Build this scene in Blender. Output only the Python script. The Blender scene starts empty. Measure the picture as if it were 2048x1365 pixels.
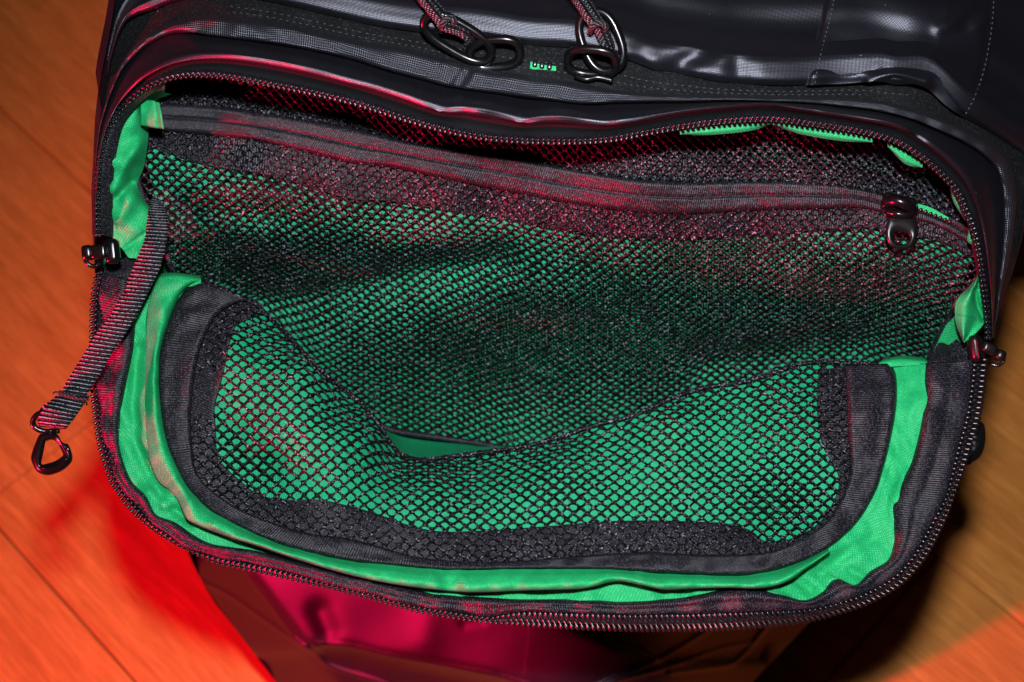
import bpy, bmesh, math, random
import numpy as np
from mathutils import Vector, Matrix
random.seed(7); rng = np.random.default_rng(7)
S = bpy.context.scene
COL = S.collection

# ------------------------------------------------------------------ camera
PITCH = math.radians(58)
FW = np.array([0, math.cos(PITCH), -math.sin(PITCH)])
UP = np.array([0, math.sin(PITCH), math.cos(PITCH)])
RT = np.array([1.0, 0, 0])
CAM = np.array([0, 0, 1.0])
FPX = 2844.0
cam_d = bpy.data.cameras.new('camera'); cam = bpy.data.objects.new('camera', cam_d); COL.objects.link(cam)
cam.location = CAM; cam.rotation_euler = (math.radians(90) - PITCH, 0, 0)
cam_d.sensor_width = 36; cam_d.lens = 36 * FPX / 2048
cam_d.clip_start = .01; cam_d.clip_end = 50
cam_d.dof.use_dof = True; cam_d.dof.focus_distance = .612; cam_d.dof.aperture_fstop = 10.0
S.camera = cam
# ------------------------------------------------------------------ light
w = bpy.data.worlds.new('World'); S.world = w; w.use_nodes = True
w.node_tree.nodes['Background'].inputs[0].default_value = (.7, .5, .45, 1)
w.node_tree.nodes['Background'].inputs[1].default_value = .008
def area(name, loc, aim, size, power, color):
    l = bpy.data.lights.new(name, 'AREA'); l.shape = 'DISK'; l.size = size; l.energy = power; l.color = color
    o = bpy.data.objects.new(name, l); COL.objects.link(o); o.location = loc
    o.rotation_euler = (Vector(aim) - Vector(loc)).to_track_quat('-Z', 'Y').to_euler()
    return o
flash_p = CAM + .097 * UP + .002 * RT - .02 * FW
area('flash', flash_p, flash_p + FW + .13 * RT - .07 * UP, .035, 4.0, (.93, .97, 1.03)).data.spread = math.radians(120)
area('red_lamp', (-.78, -.185, .476), (.0, .36, .48), .05, 14.5, (1, .006, .075)).data.spread = math.radians(98)
S.view_settings.view_transform = 'Standard'; S.view_settings.look = 'None'
S.view_settings.exposure = 0; S.view_settings.gamma = 1
S.cycles.max_bounces = 6

# ------------------------------------------------------------------ maths
def un(x, y, d):
    x = np.asarray(x, float); y = np.asarray(y, float); d = np.asarray(d, float)
    return CAM + d[..., None] * FW + ((x - 1024) / FPX * d)[..., None] * RT + ((682.5 - y) / FPX * d)[..., None] * UP
def tps(ctrl, lam=1e-4):
    c = np.array(ctrl, float); X = c[:, :2] / 500; n = len(c)
    r2 = ((X[:, None] - X[None]) ** 2).sum(-1)
    K = np.where(r2 > 0, .5 * r2 * np.log(r2 + 1e-12), 0) + lam * np.eye(n)
    P = np.c_[np.ones(n), X]
    A = np.block([[K, P], [P.T, np.zeros((3, 3))]])
    sol = np.linalg.solve(A, np.r_[c[:, 2], 0, 0, 0])
    def f(x, y):
        x = np.asarray(x, float) / 500; y = np.asarray(y, float) / 500
        out = sol[n] + sol[n + 1] * x + sol[n + 2] * y
        for i in range(n):
            r = (x - X[i, 0]) ** 2 + (y - X[i, 1]) ** 2
            out = out + sol[i] * .5 * r * np.log(r + 1e-12)
        return out
    return f
def spline(pts, n, per=12):
    p = np.array(pts, float)
    if len(p) == 2:
        t = np.linspace(0, 1, n)[:, None]; return p[0] * (1 - t) + p[1] * t
    q = np.vstack([2 * p[0] - p[1], p, 2 * p[-1] - p[-2]])
    out = []
    for i in range(len(p) - 1):
        a, b, c, d = q[i:i + 4]
        t = np.linspace(0, 1, per, endpoint=False)[:, None]
        out.append(.5 * (2 * b + (c - a) * t + (2 * a - 5 * b + 4 * c - d) * t ** 2 + (-a + 3 * b - 3 * c + d) * t ** 3))
    out.append(p[-1:]); o = np.vstack(out)
    L = np.r_[0, np.cumsum(np.linalg.norm(np.diff(o[:, :2], axis=0), axis=1))]
    s = np.linspace(0, L[-1], n)
    return np.stack([np.interp(s, L, o[:, k]) for k in range(o.shape[1])], 1)
def polydist(poly, x, y):
    p = np.array(poly, float); best = np.full(np.shape(x), 1e18)
    for a, b in zip(p[:-1], p[1:]):
        ab = b - a; L = (ab ** 2).sum() + 1e-9
        t = np.clip(((x - a[0]) * ab[0] + (y - a[1]) * ab[1]) / L, 0, 1)
        best = np.minimum(best, (x - a[0] - t * ab[0]) ** 2 + (y - a[1] - t * ab[1]) ** 2)
    return np.sqrt(best)
def ridge(poly, amp, wid, p=2):
    pl = spline(poly, max(12, 4 * len(poly))) if len(poly) > 2 else poly
    return lambda x, y: amp * np.exp(-(polydist(pl, x, y) / wid) ** p)
def wrinkle(amp, scale, seed, ang=None):
    r = np.random.default_rng(seed); K = 7
    a = r.uniform(0, 2 * np.pi, K) if ang is None else r.normal(ang, .35, K)
    k = 2 * np.pi / (scale * r.uniform(.6, 1.7, K)); ph = r.uniform(0, 6.28, K)
    return lambda x, y: amp / 2 * sum(np.sin(k[i] * (np.cos(a[i]) * x + np.sin(a[i]) * y) + ph[i]) for i in range(K)) / 2
def inside(poly, x, y):
    p = np.array(poly, float); r = np.zeros(np.shape(x), bool); j = len(p) - 1
    for i in range(len(p)):
        c = ((p[i, 1] > y) != (p[j, 1] > y)) & (x < (p[j, 0] - p[i, 0]) * (y - p[i, 1]) / (p[j, 1] - p[i, 1] + 1e-12) + p[i, 0])
        r ^= c; j = i
    return r

# ------------------------------------------------------------------ objects
def link(name, me, mat, parent=None):
    o = bpy.data.objects.new(name, me); COL.objects.link(o)
    if mat is not None and not me.materials: me.materials.append(mat)
    if parent is not None:
        o.parent = parent
        if parent.type == 'EMPTY': o.matrix_parent_inverse = Matrix.Translation(-parent.location)
    return o
def mesh_np(name, V, Fc, uv=None, smooth=True):
    me = bpy.data.meshes.new(name)
    me.from_pydata([tuple(v) for v in V], [], [tuple(int(i) for i in f) for f in Fc])
    if smooth: me.polygons.foreach_set('use_smooth', [True] * len(me.polygons))
    if uv is not None:
        l = me.uv_layers.new(name='UVMap')
        idx = np.empty(len(me.loops), np.int32); me.loops.foreach_get('vertex_index', idx)
        l.data.foreach_set('uv', np.asarray(uv, np.float32)[idx].ravel())
    me.update(); return me
def grid_faces(nu, nv):
    i, j = np.meshgrid(np.arange(nu - 1), np.arange(nv - 1), indexing='ij')
    a = i * nv + j
    return np.stack([a, a + 1, a + nv + 1, a + nv], -1).reshape(-1, 4)
def loft(rows, nu, nv, field, mods=()):
    """rows: [(points, depth offset)], sampled to a grid of image points with depth"""
    R = []
    for pts, off in rows:
        p = np.array(pts, float)
        if p.shape[1] == 2: p = np.c_[p, np.full(len(p), 0.0)]
        s = spline(p, nu); s[:, 2] += off; R.append(s)
    R = np.array(R); k = len(R)
    if k == 2:
        t = np.linspace(0, 1, nv)[:, None, None]; G = R[0] * (1 - t) + R[1] * t
    else:
        q = np.concatenate([[2 * R[0] - R[1]], R, [2 * R[-1] - R[-2]]])
        G = []
        for v in np.linspace(0, k - 1, nv):
            i = min(int(v), k - 2); t = v - i; a, b, c, d = q[i:i + 4]
            G.append(.5 * (2 * b + (c - a) * t + (2 * a - 5 * b + 4 * c - d) * t ** 2 + (-a + 3 * b - 3 * c + d) * t ** 3))
        G = np.array(G)
    G = G.transpose(1, 0, 2)
    x, y, o = G[..., 0], G[..., 1], G[..., 2]
    d = (field(x, y) if callable(field) else field) + o
    for m in mods: d = d + m(x, y)
    return un(x, y, d)
def grid_obj(name, P, mat, parent=None, thick=0.0):
    nu, nv = P.shape[:2]
    du = np.r_[0, np.cumsum(np.linalg.norm(np.diff(P, axis=0), axis=2).mean(1))]
    dv = np.concatenate([np.zeros((nu, 1)), np.cumsum(np.linalg.norm(np.diff(P, axis=1), axis=2), 1)], 1)
    uv = np.stack([np.repeat(du[:, None], nv, 1), dv], -1).reshape(-1, 2)
    me = mesh_np(name, P.reshape(-1, 3), grid_faces(nu, nv), uv)
    o = link(name, me, mat, parent)
    if thick:
        m = o.modifiers.new('thickness', 'SOLIDIFY'); m.thickness = thick; m.offset = 0
    return o
def patch(name, rows, nu, nv, field, mat, parent=None, mods=(), thick=0.0):
    return grid_obj(name, loft(rows, nu, nv, field, mods), mat, parent, thick)
def tube_mesh(name, pts, rad, seg=10, closed=False, flat=None):
    p = np.array(pts, float); n = len(p); rad = np.broadcast_to(rad, (n,))
    T = np.gradient(p, axis=0)
    if closed: T = np.roll(p, -1, 0) - np.roll(p, 1, 0)
    T /= np.linalg.norm(T, axis=1)[:, None] + 1e-12
    ref = -FW if abs(T[0] @ FW) < .9 else UP
    V = []; uv = []; L = 0
    N = ref - (ref @ T[0]) * T[0]; N /= np.linalg.norm(N)
    for i in range(n):
        N = N - (N @ T[i]) * T[i]; N /= np.linalg.norm(N) + 1e-12; B = np.cross(T[i], N)
        if i: L += np.linalg.norm(p[i] - p[i - 1])
        for k in range(seg):
            a = 2 * math.pi * k / seg
            V.append(p[i] + rad[i] * (math.cos(a) * N * (flat or 1) + math.sin(a) * B)); uv.append((L, k / seg))
    F = []
    m = n if closed else n - 1
    for i in range(m):
        for k in range(seg):
            a = i * seg + k; b = i * seg + (k + 1) % seg; c = ((i + 1) % n) * seg
            F.append((a, b, c + (k + 1) % seg, c + k))
    if not closed:
        F.append(tuple(range(seg))[::-1]); F.append(tuple((n - 1) * seg + k for k in range(seg)))
    return mesh_np(name, V, F, uv)
def tube(name, pts, rad, mat, parent=None, **k):
    return link(name, tube_mesh(name, pts, rad, **k), mat, parent)
def ipath(pts, n):
    s = spline(pts, n); return un(s[:, 0], s[:, 1], s[:, 2])
def slab(name, poly, d, t, mat, parent=None, hole=None, bevel=.0004, n=60, tilt=None):
    """closed outline in the plane facing up the view axis at distance d, real thickness t, bevelled"""
    def ring(pl):
        p = list(pl) + [pl[0]]
        return spline(p, n + 1)[:-1]
    dd = (lambda s: d + tilt(s[:, 0], s[:, 1])) if tilt else (lambda s: np.full(len(s), d))
    o = ring(poly); V = []; F = []
    Z = [(0, .82), (t * .18, 1.0), (t * .82, 1.0), (t, .82)]
    if hole is None:
        c = o.mean(0)
        for z, k in Z:
            q = o.copy(); r = np.linalg.norm(q - c, axis=1)[:, None]; q = c + (q - c) * (1 - (1 - k) * 12 * bevel / .0004 / (r + 1e-6)) if k < 1 else q
            V += list(un(q[:, 0], q[:, 1], dd(q) - t / 2 + z))
        for l in range(3):
            for i in range(n): F.append((l * n + i, l * n + (i + 1) % n, (l + 1) * n + (i + 1) % n, (l + 1) * n + i))
        F.append(tuple(range(n))[::-1]); F.append(tuple(3 * n + i for i in range(n)))
    else:
        h = ring(hole)
        # align hole samples with the outline by angle round the hole's centre
        c = h.mean(0); ao = np.arctan2(*(o - c).T[::-1]); ah = np.arctan2(*(h - c).T[::-1])
        k0 = np.argmin(np.abs(np.angle(np.exp(1j * (ah - ao[0]))))); h = np.roll(h, -k0, 0)
        if np.angle(np.exp(1j * (np.arctan2(*(h[3] - c)[::-1]) - np.arctan2(*(h[0] - c)[::-1])))) * np.angle(np.exp(1j * (ao[3] - ao[0]))) < 0:
            h = np.roll(h[::-1], 1, 0)
        prof = [(o, .10, t * .25), (o, 0, t * .5), (o, .10, t * .75), (o, .35, t), (o, .65, t), (o, .9, t * .75), (o, 1.0, t * .5), (o, .9, t * .25), (o, .65, 0), (o, .35, 0)]
        for _, k, z in prof:
            q = o * (1 - k) + h * k; V += list(un(q[:, 0], q[:, 1], dd(q) + t / 2 - z))
        m = len(prof)
        for l in range(m):
            for i in range(n): F.append((l * n + i, l * n + (i + 1) % n, ((l + 1) % m) * n + (i + 1) % n, ((l + 1) % m) * n + i))
    me = mesh_np(name, V, F); ob = link(name, me, mat, parent)
    return ob

# ------------------------------------------------------------------ materials
class NT:
    def __init__(s, name):
        s.m = bpy.data.materials.new(name); s.m.use_nodes = True; s.t = s.m.node_tree
        s.b = s.t.nodes['Principled BSDF']
    def n(s, typ, **k):
        q = s.t.nodes.new(typ)
        for a, v in k.items(): setattr(q, a, v)
        return q
    def l(s, a, b): s.t.links.new(a, b)
    def val(s, op, a, b=None, c=None):
        q = s.n('ShaderNodeMath', operation=op)
        for i, v in enumerate((a, b, c)):
            if v is None: continue
            if isinstance(v, (int, float)): q.inputs[i].default_value = v
            else: s.l(v, q.inputs[i])
        return q.outputs[0]
    def noise(s, co, scale, detail=2, rough=.5):
        q = s.n('ShaderNodeTexNoise'); q.inputs['Scale'].default_value = scale; q.inputs['Detail'].default_value = detail
        q.inputs['Roughness'].default_value = rough; s.l(co, q.inputs['Vector']); return q.outputs['Fac']
    def ramp(s, fac, stops):
        q = s.n('ShaderNodeValToRGB'); r = q.color_ramp
        while len(r.elements) < len(stops): r.elements.new(.5)
        for e, (p, c) in zip(r.elements, stops): e.position = p; e.color = (*c, 1)
        s.l(fac, q.inputs[0]); return q.outputs[0]
    def mix(s, fac, a, b):
        q = s.n('ShaderNodeMix', data_type='RGBA')
        for sock, v in ((q.inputs[0], fac), (q.inputs[6], a), (q.inputs[7], b)):
            if isinstance(v, (int, float)): sock.default_value = v
            elif isinstance(v, tuple): sock.default_value = (*v, 1)
            else: s.l(v, sock)
        return q.outputs[2]
    def bump(s, h, dist, strength=1.0):
        q = s.n('ShaderNodeBump'); q.inputs['Strength'].default_value = strength; q.inputs['Distance'].default_value = dist
        s.l(h, q.inputs['Height']); s.l(q.outputs[0], s.b.inputs['Normal'])
    def uv(s):
        q = s.n('ShaderNodeTexCoord'); sp = s.n('ShaderNodeSeparateXYZ'); s.l(q.outputs['UV'], sp.inputs[0])
        return q, sp.outputs[0], sp.outputs[1]
    def set(s, **k):
        for a, v in k.items():
            i = s.b.inputs[a.replace('_', ' ')]
            if isinstance(v, (int, float)): i.default_value = v
            elif isinstance(v, tuple): i.default_value = (*v, 1)
            else: s.l(v, i)
TAU = 2 * math.pi
def weave_h(t, u, v, pitch, diag=False):
    a = t.val('ADD', u, v) if diag else u
    b = t.val('SUBTRACT', u, v) if diag else v
    s1 = t.val('SINE', t.val('MULTIPLY', a, TAU / pitch)); s2 = t.val('SINE', t.val('MULTIPLY', b, TAU / pitch))
    return t.val('MULTIPLY', s1, s2)
def coated(name, base=(.0026, .0025, .0042), rough=.40, spec=.95, pitch=.0012, bd=.00004, ior=1.5):
    t = NT(name); tc, u, v = t.uv()
    h = weave_h(t, u, v, pitch, True)
    n = t.noise(tc.outputs['Object'], 45, 4, .6)
    n2 = t.noise(tc.outputs['Object'], 9, 3, .5)
    hh = t.val('ADD', t.val('MULTIPLY', h, 1.0), t.val('MULTIPLY', n, 5))
    r = t.val('ADD', t.val('MULTIPLY', n2, .14), rough - .07)
    specks = t.noise(tc.outputs['Object'], 1100, 0)
    dust = t.val('MULTIPLY', t.val('GREATER_THAN', specks, .895), 1.0)
    t.set(Base_Color=t.mix(dust, base, (.10, .10, .11)), Roughness=r, Specular_IOR_Level=spec, IOR=ior, Specular_Tint=(.86, .86, 1.0))
    t.bump(hh, bd); return t.m
def fibre(name, base, glint, thr=.56, scale=1500, rough=.4, ribs=None, bd=.0003, spec=.5, mid=None):
    """dark synthetic thread, its glints painted as pale specks; ribs = (axis, pitch)"""
    t = NT(name); tc, u, v = t.uv()
    n = t.noise(tc.outputs['Object'], scale, 1.5, .6)
    big = t.noise(tc.outputs['Object'], 60, 2)
    h = n
    f = t.ramp(n, [(thr - .10, (0, 0, 0)), (thr + .12, (1, 1, 1))])
    if ribs:
        a, p = ribs
        rb = t.val('SINE', t.val('MULTIPLY', u if a == 'u' else v, TAU / p))
        h = t.val('ADD', t.val('MULTIPLY', n, .8), t.val('MULTIPLY', rb, .45))
        f = t.val('MULTIPLY', f, t.val('MULTIPLY_ADD', rb, .45, .55))
    f = t.val('MULTIPLY', f, t.val('MULTIPLY_ADD', big, 1.5, .25))
    if ribs: h = t.val('ADD', h, t.val('MULTIPLY', t.noise(tc.outputs['Object'], 95, 2), 9))
    t.set(Base_Color=t.mix(f, base, glint), Roughness=rough, Specular_IOR_Level=spec)  # specular fibre glints painted into the base colour
    t.bump(h, bd); return t.m
def green_cloth(name, base=(.016, .45, .14), pitch=.0014, hi_c=(.04, .66, .24)):
    t = NT(name); tc, u, v = t.uv()
    h = weave_h(t, u, v, pitch)
    n = t.noise(tc.outputs['Object'], 900, 1)
    big = t.noise(tc.outputs['Object'], 30, 2)
    hi = t.val('MULTIPLY', t.val('MULTIPLY_ADD', h, .5, .5), n)
    c = t.mix(t.ramp(hi, [(.30, (0, 0, 0)), (.62, (1, 1, 1))]), tuple(x * .72 for x in base), hi_c)
    c = t.mix(t.val('MULTIPLY', big, .35), c, tuple(x * .75 for x in base))
    t.set(Base_Color=c, Roughness=.5, Specular_IOR_Level=.22)
    t.bump(t.val('ADD', h, t.val('MULTIPLY', t.noise(tc.outputs['Object'], 120, 3), 2.2)), .00009); return t.m
def plain(name, c, rough, spec=.5, metal=0.0, nb=0.0, ns=300):
    t = NT(name); tc = t.n('ShaderNodeTexCoord')
    n = t.noise(tc.outputs['Object'], ns, 3)
    t.set(Base_Color=c, Roughness=t.val('MULTIPLY_ADD', n, .2, rough - .1), Specular_IOR_Level=spec, Metallic=metal)
    if nb: t.bump(n, nb)
    return t.m
def webbing(name):
    t = NT(name); tc, u, v = t.uv()
    p = .00185
    rb = t.val('SINE', t.val('MULTIPLY_ADD', u, TAU / p, t.val('MULTIPLY', t.noise(tc.outputs['UV'], 150, 1), 1.2)))
    n = t.noise(tc.outputs['Object'], 1300, 1.5, .6)
    line = t.val('GREATER_THAN', rb, .72)
    f = t.val('MULTIPLY', line, t.ramp(n, [(.36, (0, 0, 0)), (.6, (1, 1, 1))]))
    t.set(Base_Color=t.mix(f, (.004, .0035, .0045), (.27, .255, .30)), Roughness=.5, Specular_IOR_Level=.25)
    t.bump(t.val('ADD', rb, t.val('MULTIPLY', n, .9)), .0004); return t.m
def wood():
    t = NT('oak_parquet'); tc, u, v = t.uv()
    oi = t.n('ShaderNodeObjectInfo')
    cm = t.n('ShaderNodeCombineXYZ')
    rnd = t.val('MULTIPLY', oi.outputs['Random'], 37.0)
    t.l(t.val('ADD', t.val('MULTIPLY', u, 1.0), rnd), cm.inputs[0]); t.l(t.val('MULTIPLY', v, 9.0), cm.inputs[1]); t.l(rnd, cm.inputs[2])
    co = cm.outputs[0]
    g1 = t.noise(co, 9, 5, .6); g2 = t.noise(co, 42, 4, .62)
    cm2 = t.n('ShaderNodeCombineXYZ')
    t.l(t.val('ADD', t.val('MULTIPLY', u, 3.0), rnd), cm2.inputs[0]); t.l(t.val('MULTIPLY', v, 60.0), cm2.inputs[1]); t.l(rnd, cm2.inputs[2])
    g3 = t.noise(cm2.outputs[0], 8, 3, .6)
    wv = t.n('ShaderNodeTexWave', bands_direction='Y'); wv.inputs['Scale'].default_value = 2.2; wv.inputs['Distortion'].default_value = 9
    wv.inputs['Detail'].default_value = 3; wv.inputs['Detail Scale'].default_value = .8; t.l(co, wv.inputs['Vector'])
    c = t.ramp(g1, [(.25, (.46, .152, .029)), (.55, (.59, .208, .042)), (.8, (.72, .28, .064))])
    c = t.mix(t.val('MULTIPLY', t.ramp(g2, [(.45, (0, 0, 0)), (.75, (1, 1, 1))]), .55), c, (.32, .10, .013))
    c = t.mix(t.val('MULTIPLY', wv.outputs['Fac'], .2), c, (.40, .135, .018))
    c = t.mix(t.val('MULTIPLY', t.ramp(g3, [(.5, (0, 0, 0)), (.72, (1, 1, 1))]), .6), c, (.84, .345, .075))
    t.set(Base_Color=c, Roughness=t.val('MULTIPLY_ADD', g2, .2, .36), Specular_IOR_Level=.35)
    t.bump(g2, .0002); return t.m

def braid(name):
    t = NT(name); tc, u, v = t.uv()
    a = t.val('MULTIPLY', v, TAU * 9); b = t.val('MULTIPLY', u, TAU / .0016)
    d = t.val('MULTIPLY', t.val('SINE', a), t.val('SINE', t.val('ADD', b, t.val('MULTIPLY', a, .5))))
    n = t.noise(tc.outputs['Object'], 900, 1)
    f = t.val('MULTIPLY', t.ramp(d, [(.45, (0, 0, 0)), (.8, (1, 1, 1))]), n)
    t.set(Base_Color=t.mix(f, (.005, .005, .006), (.42, .42, .48)), Roughness=.5, Specular_IOR_Level=.25)
    t.bump(d, .0003); return t.m

M = dict(
    coat=coated('coated_black_fabric'),
    coat2=coated('coated_black_fabric_front', rough=.47, pitch=.0022, bd=.00003, spec=.34, base=(.008, .004, .009)),
    band=fibre('black_zip_band', (.0045, .0045, .005), (.018, .018, .02), .62, 900, .55, bd=.0001, spec=.25),
    piping=coated('woven_black_piping', base=(.006, .006, .008), rough=.46, pitch=.0019, bd=.00016),
    matte=plain('matte_black_cloth', (.0045, .004, .005), .75, .2),
    net=fibre('black_net_thread', (.0022, .0022, .003), (.27, .25, .31), .665, 1050, .55, bd=.0002, spec=.12),
    tape=fibre('grosgrain_tape', (.0045, .004, .006), (.085, .072, .10), .60, 1500, .48, ('u', .00105), .00016, .25),
    bind=fibre('binding_tape', (.0045, .004, .0055), (.085, .072, .10), .60, 1500, .48, ('u', .0011), .00015, .25),
    ztape=fibre('coil_zip_tape', (.005, .0045, .006), (.085, .075, .10), .585, 1500, .48, ('u', .0010), .00015, .25),
    green=green_cloth('green_lining'), web=webbing('ribbed_webbing'),
    green2=green_cloth('green_lining_fine', (.010, .37, .15), .0009, (.024, .54, .26)),
    tooth=plain('black_coil_nylon', (.005, .0045, .006), .27, .4), plastic=plain('black_plastic', (.004, .0037, .004), .3, .3),
    metal=plain('black_enamelled_metal', (.003, .0027, .003), .22, .32), stitch=plain('grey_thread', (.035, .035, .042), .5),
    cord=braid('braided_cord'),
    wood=wood(), sub=plain('dark_subfloor', (.12, .05, .015), .8), black=plain('black_lining', (.006, .006, .007), .6))

def empty(name, loc, label, cat):
    o = bpy.data.objects.new(name, None); COL.objects.link(o); o.location = loc; o.empty_display_size = .05
    o['label'] = label; o['category'] = cat; return o

# ------------------------------------------------------------------ floor
floor_me = mesh_np('floor', [(-2.2, -1.2, -.012), (2.2, -1.2, -.012), (2.2, 3, -.012), (-2.2, 3, -.012)], [(0, 1, 2, 3)])
floor = link('floor', floor_me, M['sub']); floor['kind'] = 'structure'
floor['label'] = 'warm brown oak plank floor under the backpack'
A45 = math.radians(-44.8); D_ = np.array([math.cos(A45), math.sin(A45), 0]); N_ = np.array([-D_[1], D_[0], 0])
def plank(s0, s1, t0, t1):
    g = .0006; b = .0009; h = .011
    s0, s1, t0, t1 = s0 + g, s1 - g, t0 + g, t1 - g
    V = []; uv = []
    for z, k in ((-h, 0), (-b, 0), (0, b)):
        for (a, c) in ((t0 + k, s0 + k), (t1 - k, s0 + k), (t1 - k, s1 - k), (t0 + k, s1 - k)):
            V.append(D_ * a + N_ * c + np.array([0, 0, z])); uv.append((a, c))
    F = [(8, 9, 10, 11)] + [(l * 4 + i, l * 4 + (i + 1) % 4, l * 4 + 4 + (i + 1) % 4, l * 4 + 4 + i) for l in (0, 1) for i in range(4)]
    return link('plank', mesh_np('plank', V, F, uv, False), M['wood'], floor)
PW = .2440; S0 = .0467
for k in range(-5, 7):
    cuts = [-2.2, -.626 + (.55 if k % 2 else 0) + (.83 * (k // 2)) % 1.3 * (1 if k else 0), 2.0]
    if k == 0: cuts = [-2.2, -.626, 1.9]
    for a, b in zip(cuts[:-1], cuts[1:]):
        if b - a > .05: plank(S0 + k * PW, S0 + (k + 1) * PW, a, b)

# ------------------------------------------------------------------ backpack
bag = empty('backpack', (0, .40, 0), 'black coated backpack, front pocket unzipped to show green lining and black mesh, on wood floor', 'backpack')
ZIP = [(197, 470), (197, 430), (196, 393), (198, 342), (205, 294), (219, 253), (239, 222), (270, 192), (308, 168), (356, 153), (411, 150), (462, 155), (513, 164), (616, 184), (698, 203), (748, 218), (817, 240), (885, 259), (954, 273), (1022, 280), (1090, 283), (1159, 283), (1227, 278), (1296, 265), (1374, 252), (1416, 246), (1485, 240), (1553, 239), (1622, 248), (1690, 258), (1741, 268), (1793, 284), (1844, 315), (1878, 345), (1912, 380), (1930, 421), (1945, 457), (1957, 508), (1967, 577), (1974, 632), (1976, 676)]
L1 = [(192, 470), (191, 430), (193, 385), (198, 320), (209, 270), (222, 238), (240, 205), (274, 166), (308, 142), (342, 127), (376, 119), (410, 115), (462, 115), (513, 121), (582, 133), (698, 163), (748, 176), (817, 198), (868, 218), (880, 223), (920, 219), (971, 226), (1022, 238), (1039, 245), (1073, 240), (1125, 238), (1176, 245), (1210, 249), (1262, 243), (1313, 233), (1378, 222), (1451, 214), (1519, 209), (1545, 210), (1587, 217), (1656, 227), (1724, 238), (1793, 251), (1827, 269), (1861, 291), (1895, 318), (1930, 356), (1952, 400), (1967, 460), (1976, 520), (1982, 580), (1984, 640), (1984, 676)]
L2 = [(190, 470), (189, 420), (190, 370), (194, 310), (203, 250), (222, 190), (238, 152), (256, 125), (291, 90), (330, 69), (362, 62), (410, 68), (479, 77), (547, 85), (616, 97), (698, 115), (783, 141), (851, 158), (913, 174), (988, 184), (1039, 191), (1090, 197), (1159, 206), (1227, 204), (1296, 203), (1378, 203), (1451, 201), (1540, 203), (1622, 206), (1690, 213), (1758, 222), (1827, 239), (1861, 253), (1930, 284), (1981, 320), (2002, 355), (2010, 420), (2006, 500), (1998, 570), (1990, 640), (1985, 676)]
L3 = [(189, 468), (188, 410), (190, 350), (195, 280), (206, 228), (228, 165), (250, 120), (291, 78), (330, 57), (356, 47), (393, 37), (445, 36), (513, 44), (582, 56), (698, 82), (748, 92), (817, 104), (885, 121), (937, 133), (988, 147), (1022, 151), (1090, 161), (1159, 172), (1227, 184), (1296, 191), (1378, 195), (1451, 196), (1540, 198), (1622, 199), (1690, 200), (1758, 206), (1827, 222), (1895, 246), (1964, 277), (2010, 312), (2030, 370), (2030, 440), (2018, 520), (2002, 585), (1992, 640), (1986, 676)]
L4 = [(188, 466), (187, 400), (188, 330), (193, 260), (204, 208), (222, 125), (236, 76), (253, 44), (274, 30), (303, 20), (359, 0), (430, -12), (510, -4), (600, 14), (680, 33), (748, 48), (844, 62), (964, 73), (1056, 88), (1152, 94), (1255, 117), (1313, 138), (1378, 149), (1451, 162), (1553, 168), (1615, 167), (1690, 163), (1758, 161), (1793, 167), (1861, 172), (1930, 232), (1981, 262), (2045, 304), (2056, 370), (2050, 450), (2030, 530), (2010, 590), (1994, 640), (1987, 676)]

DT = tps([(1060, 280, .578), (700, 205, .580), (330, 155, .588), (200, 300, .607), (195, 480, .627), (1500, 240, .579), (1800, 290, .590), (1920, 400, .607), (1965, 560, .627), (1978, 690, .645),
          (1000, 90, .588), (600, 10, .592), (330, 40, .603), (1000, -90, .610), (300, -90, .62), (1700, 160, .592), (1850, 10, .605), (1850, -90, .625), (2040, 400, .632), (2010, 600, .645), (2100, 100, .63), (200, 137, .615), (195, 200, .612)])

def shift(c, dx, dy): return [(x + dx, y + dy) for x, y in c]
def lerp(a, b, t, n=60):
    A, B = spline(a, n), spline(b, n); return [tuple(p) for p in A * (1 - t) + B * t]
def outset(c, k, n=90):
    s = spline(c, n); T = np.gradient(s[:, :2], axis=0); T /= np.linalg.norm(T, axis=1)[:, None]
    N = np.stack([T[:, 1], -T[:, 0]], 1)
    return [tuple(p) for p in s[:, :2] + N * k]
ZO = outset(ZIP, 11)
folds = [ridge([(878, 228), (884, 205), (900, 170)], .0013, 20), ridge([(1042, 250), (1046, 225), (1050, 200)], .0013, 20), ridge([(1212, 255), (1212, 230), (1205, 210)], .0013, 20),
         ridge([(960, 225), (965, 205)], -.002, 30), ridge([(1130, 238), (1130, 215)], -.002, 30), ridge([(1560, 214), (1620, 230)], .002, 20), ridge([(1830, 272), (1850, 255)], .003, 18), wrinkle(.0009, 150, 3)]
patch('added_lip_strip', [(ZO, .0048), (lerp(ZO, L1, .3), .0028), (lerp(ZO, L1, .6), -.0004), (lerp(ZO, L1, .8), -.0042)], 420, 14, DT, M['matte'], bag)  # matte strip added under the lip crest to keep red sheen off
lip = patch('pocket_lip', [(lerp(ZO, L1, .76), -.0036), (lerp(ZO, L1, .88), -.0054), (L1, -.0062), (lerp(L1, L2, .18), -.0068), (lerp(L1, L2, .38), -.0040), (lerp(L1, L2, .65), .0045), (lerp(L1, L2, .97), .011)], 420, 44, DT, M['coat'], bag, folds)
pip = patch('piping', [(lerp(L2, L1, .06), .0085), (L2, .0020), (lerp(L2, L3, .25), .0002), (lerp(L2, L3, .55), -.0006), (lerp(L2, L3, .85), -.0006), (L3, .0020), (shift(L3, 0, -5), .0100)], 420, 18, DT, M['piping'], bag, [wrinkle(.0011, 60, 5), ridge([(913, 175), (935, 140)], .004, 13), ridge([(880, 160), (870, 125)], .002, 14)])
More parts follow.
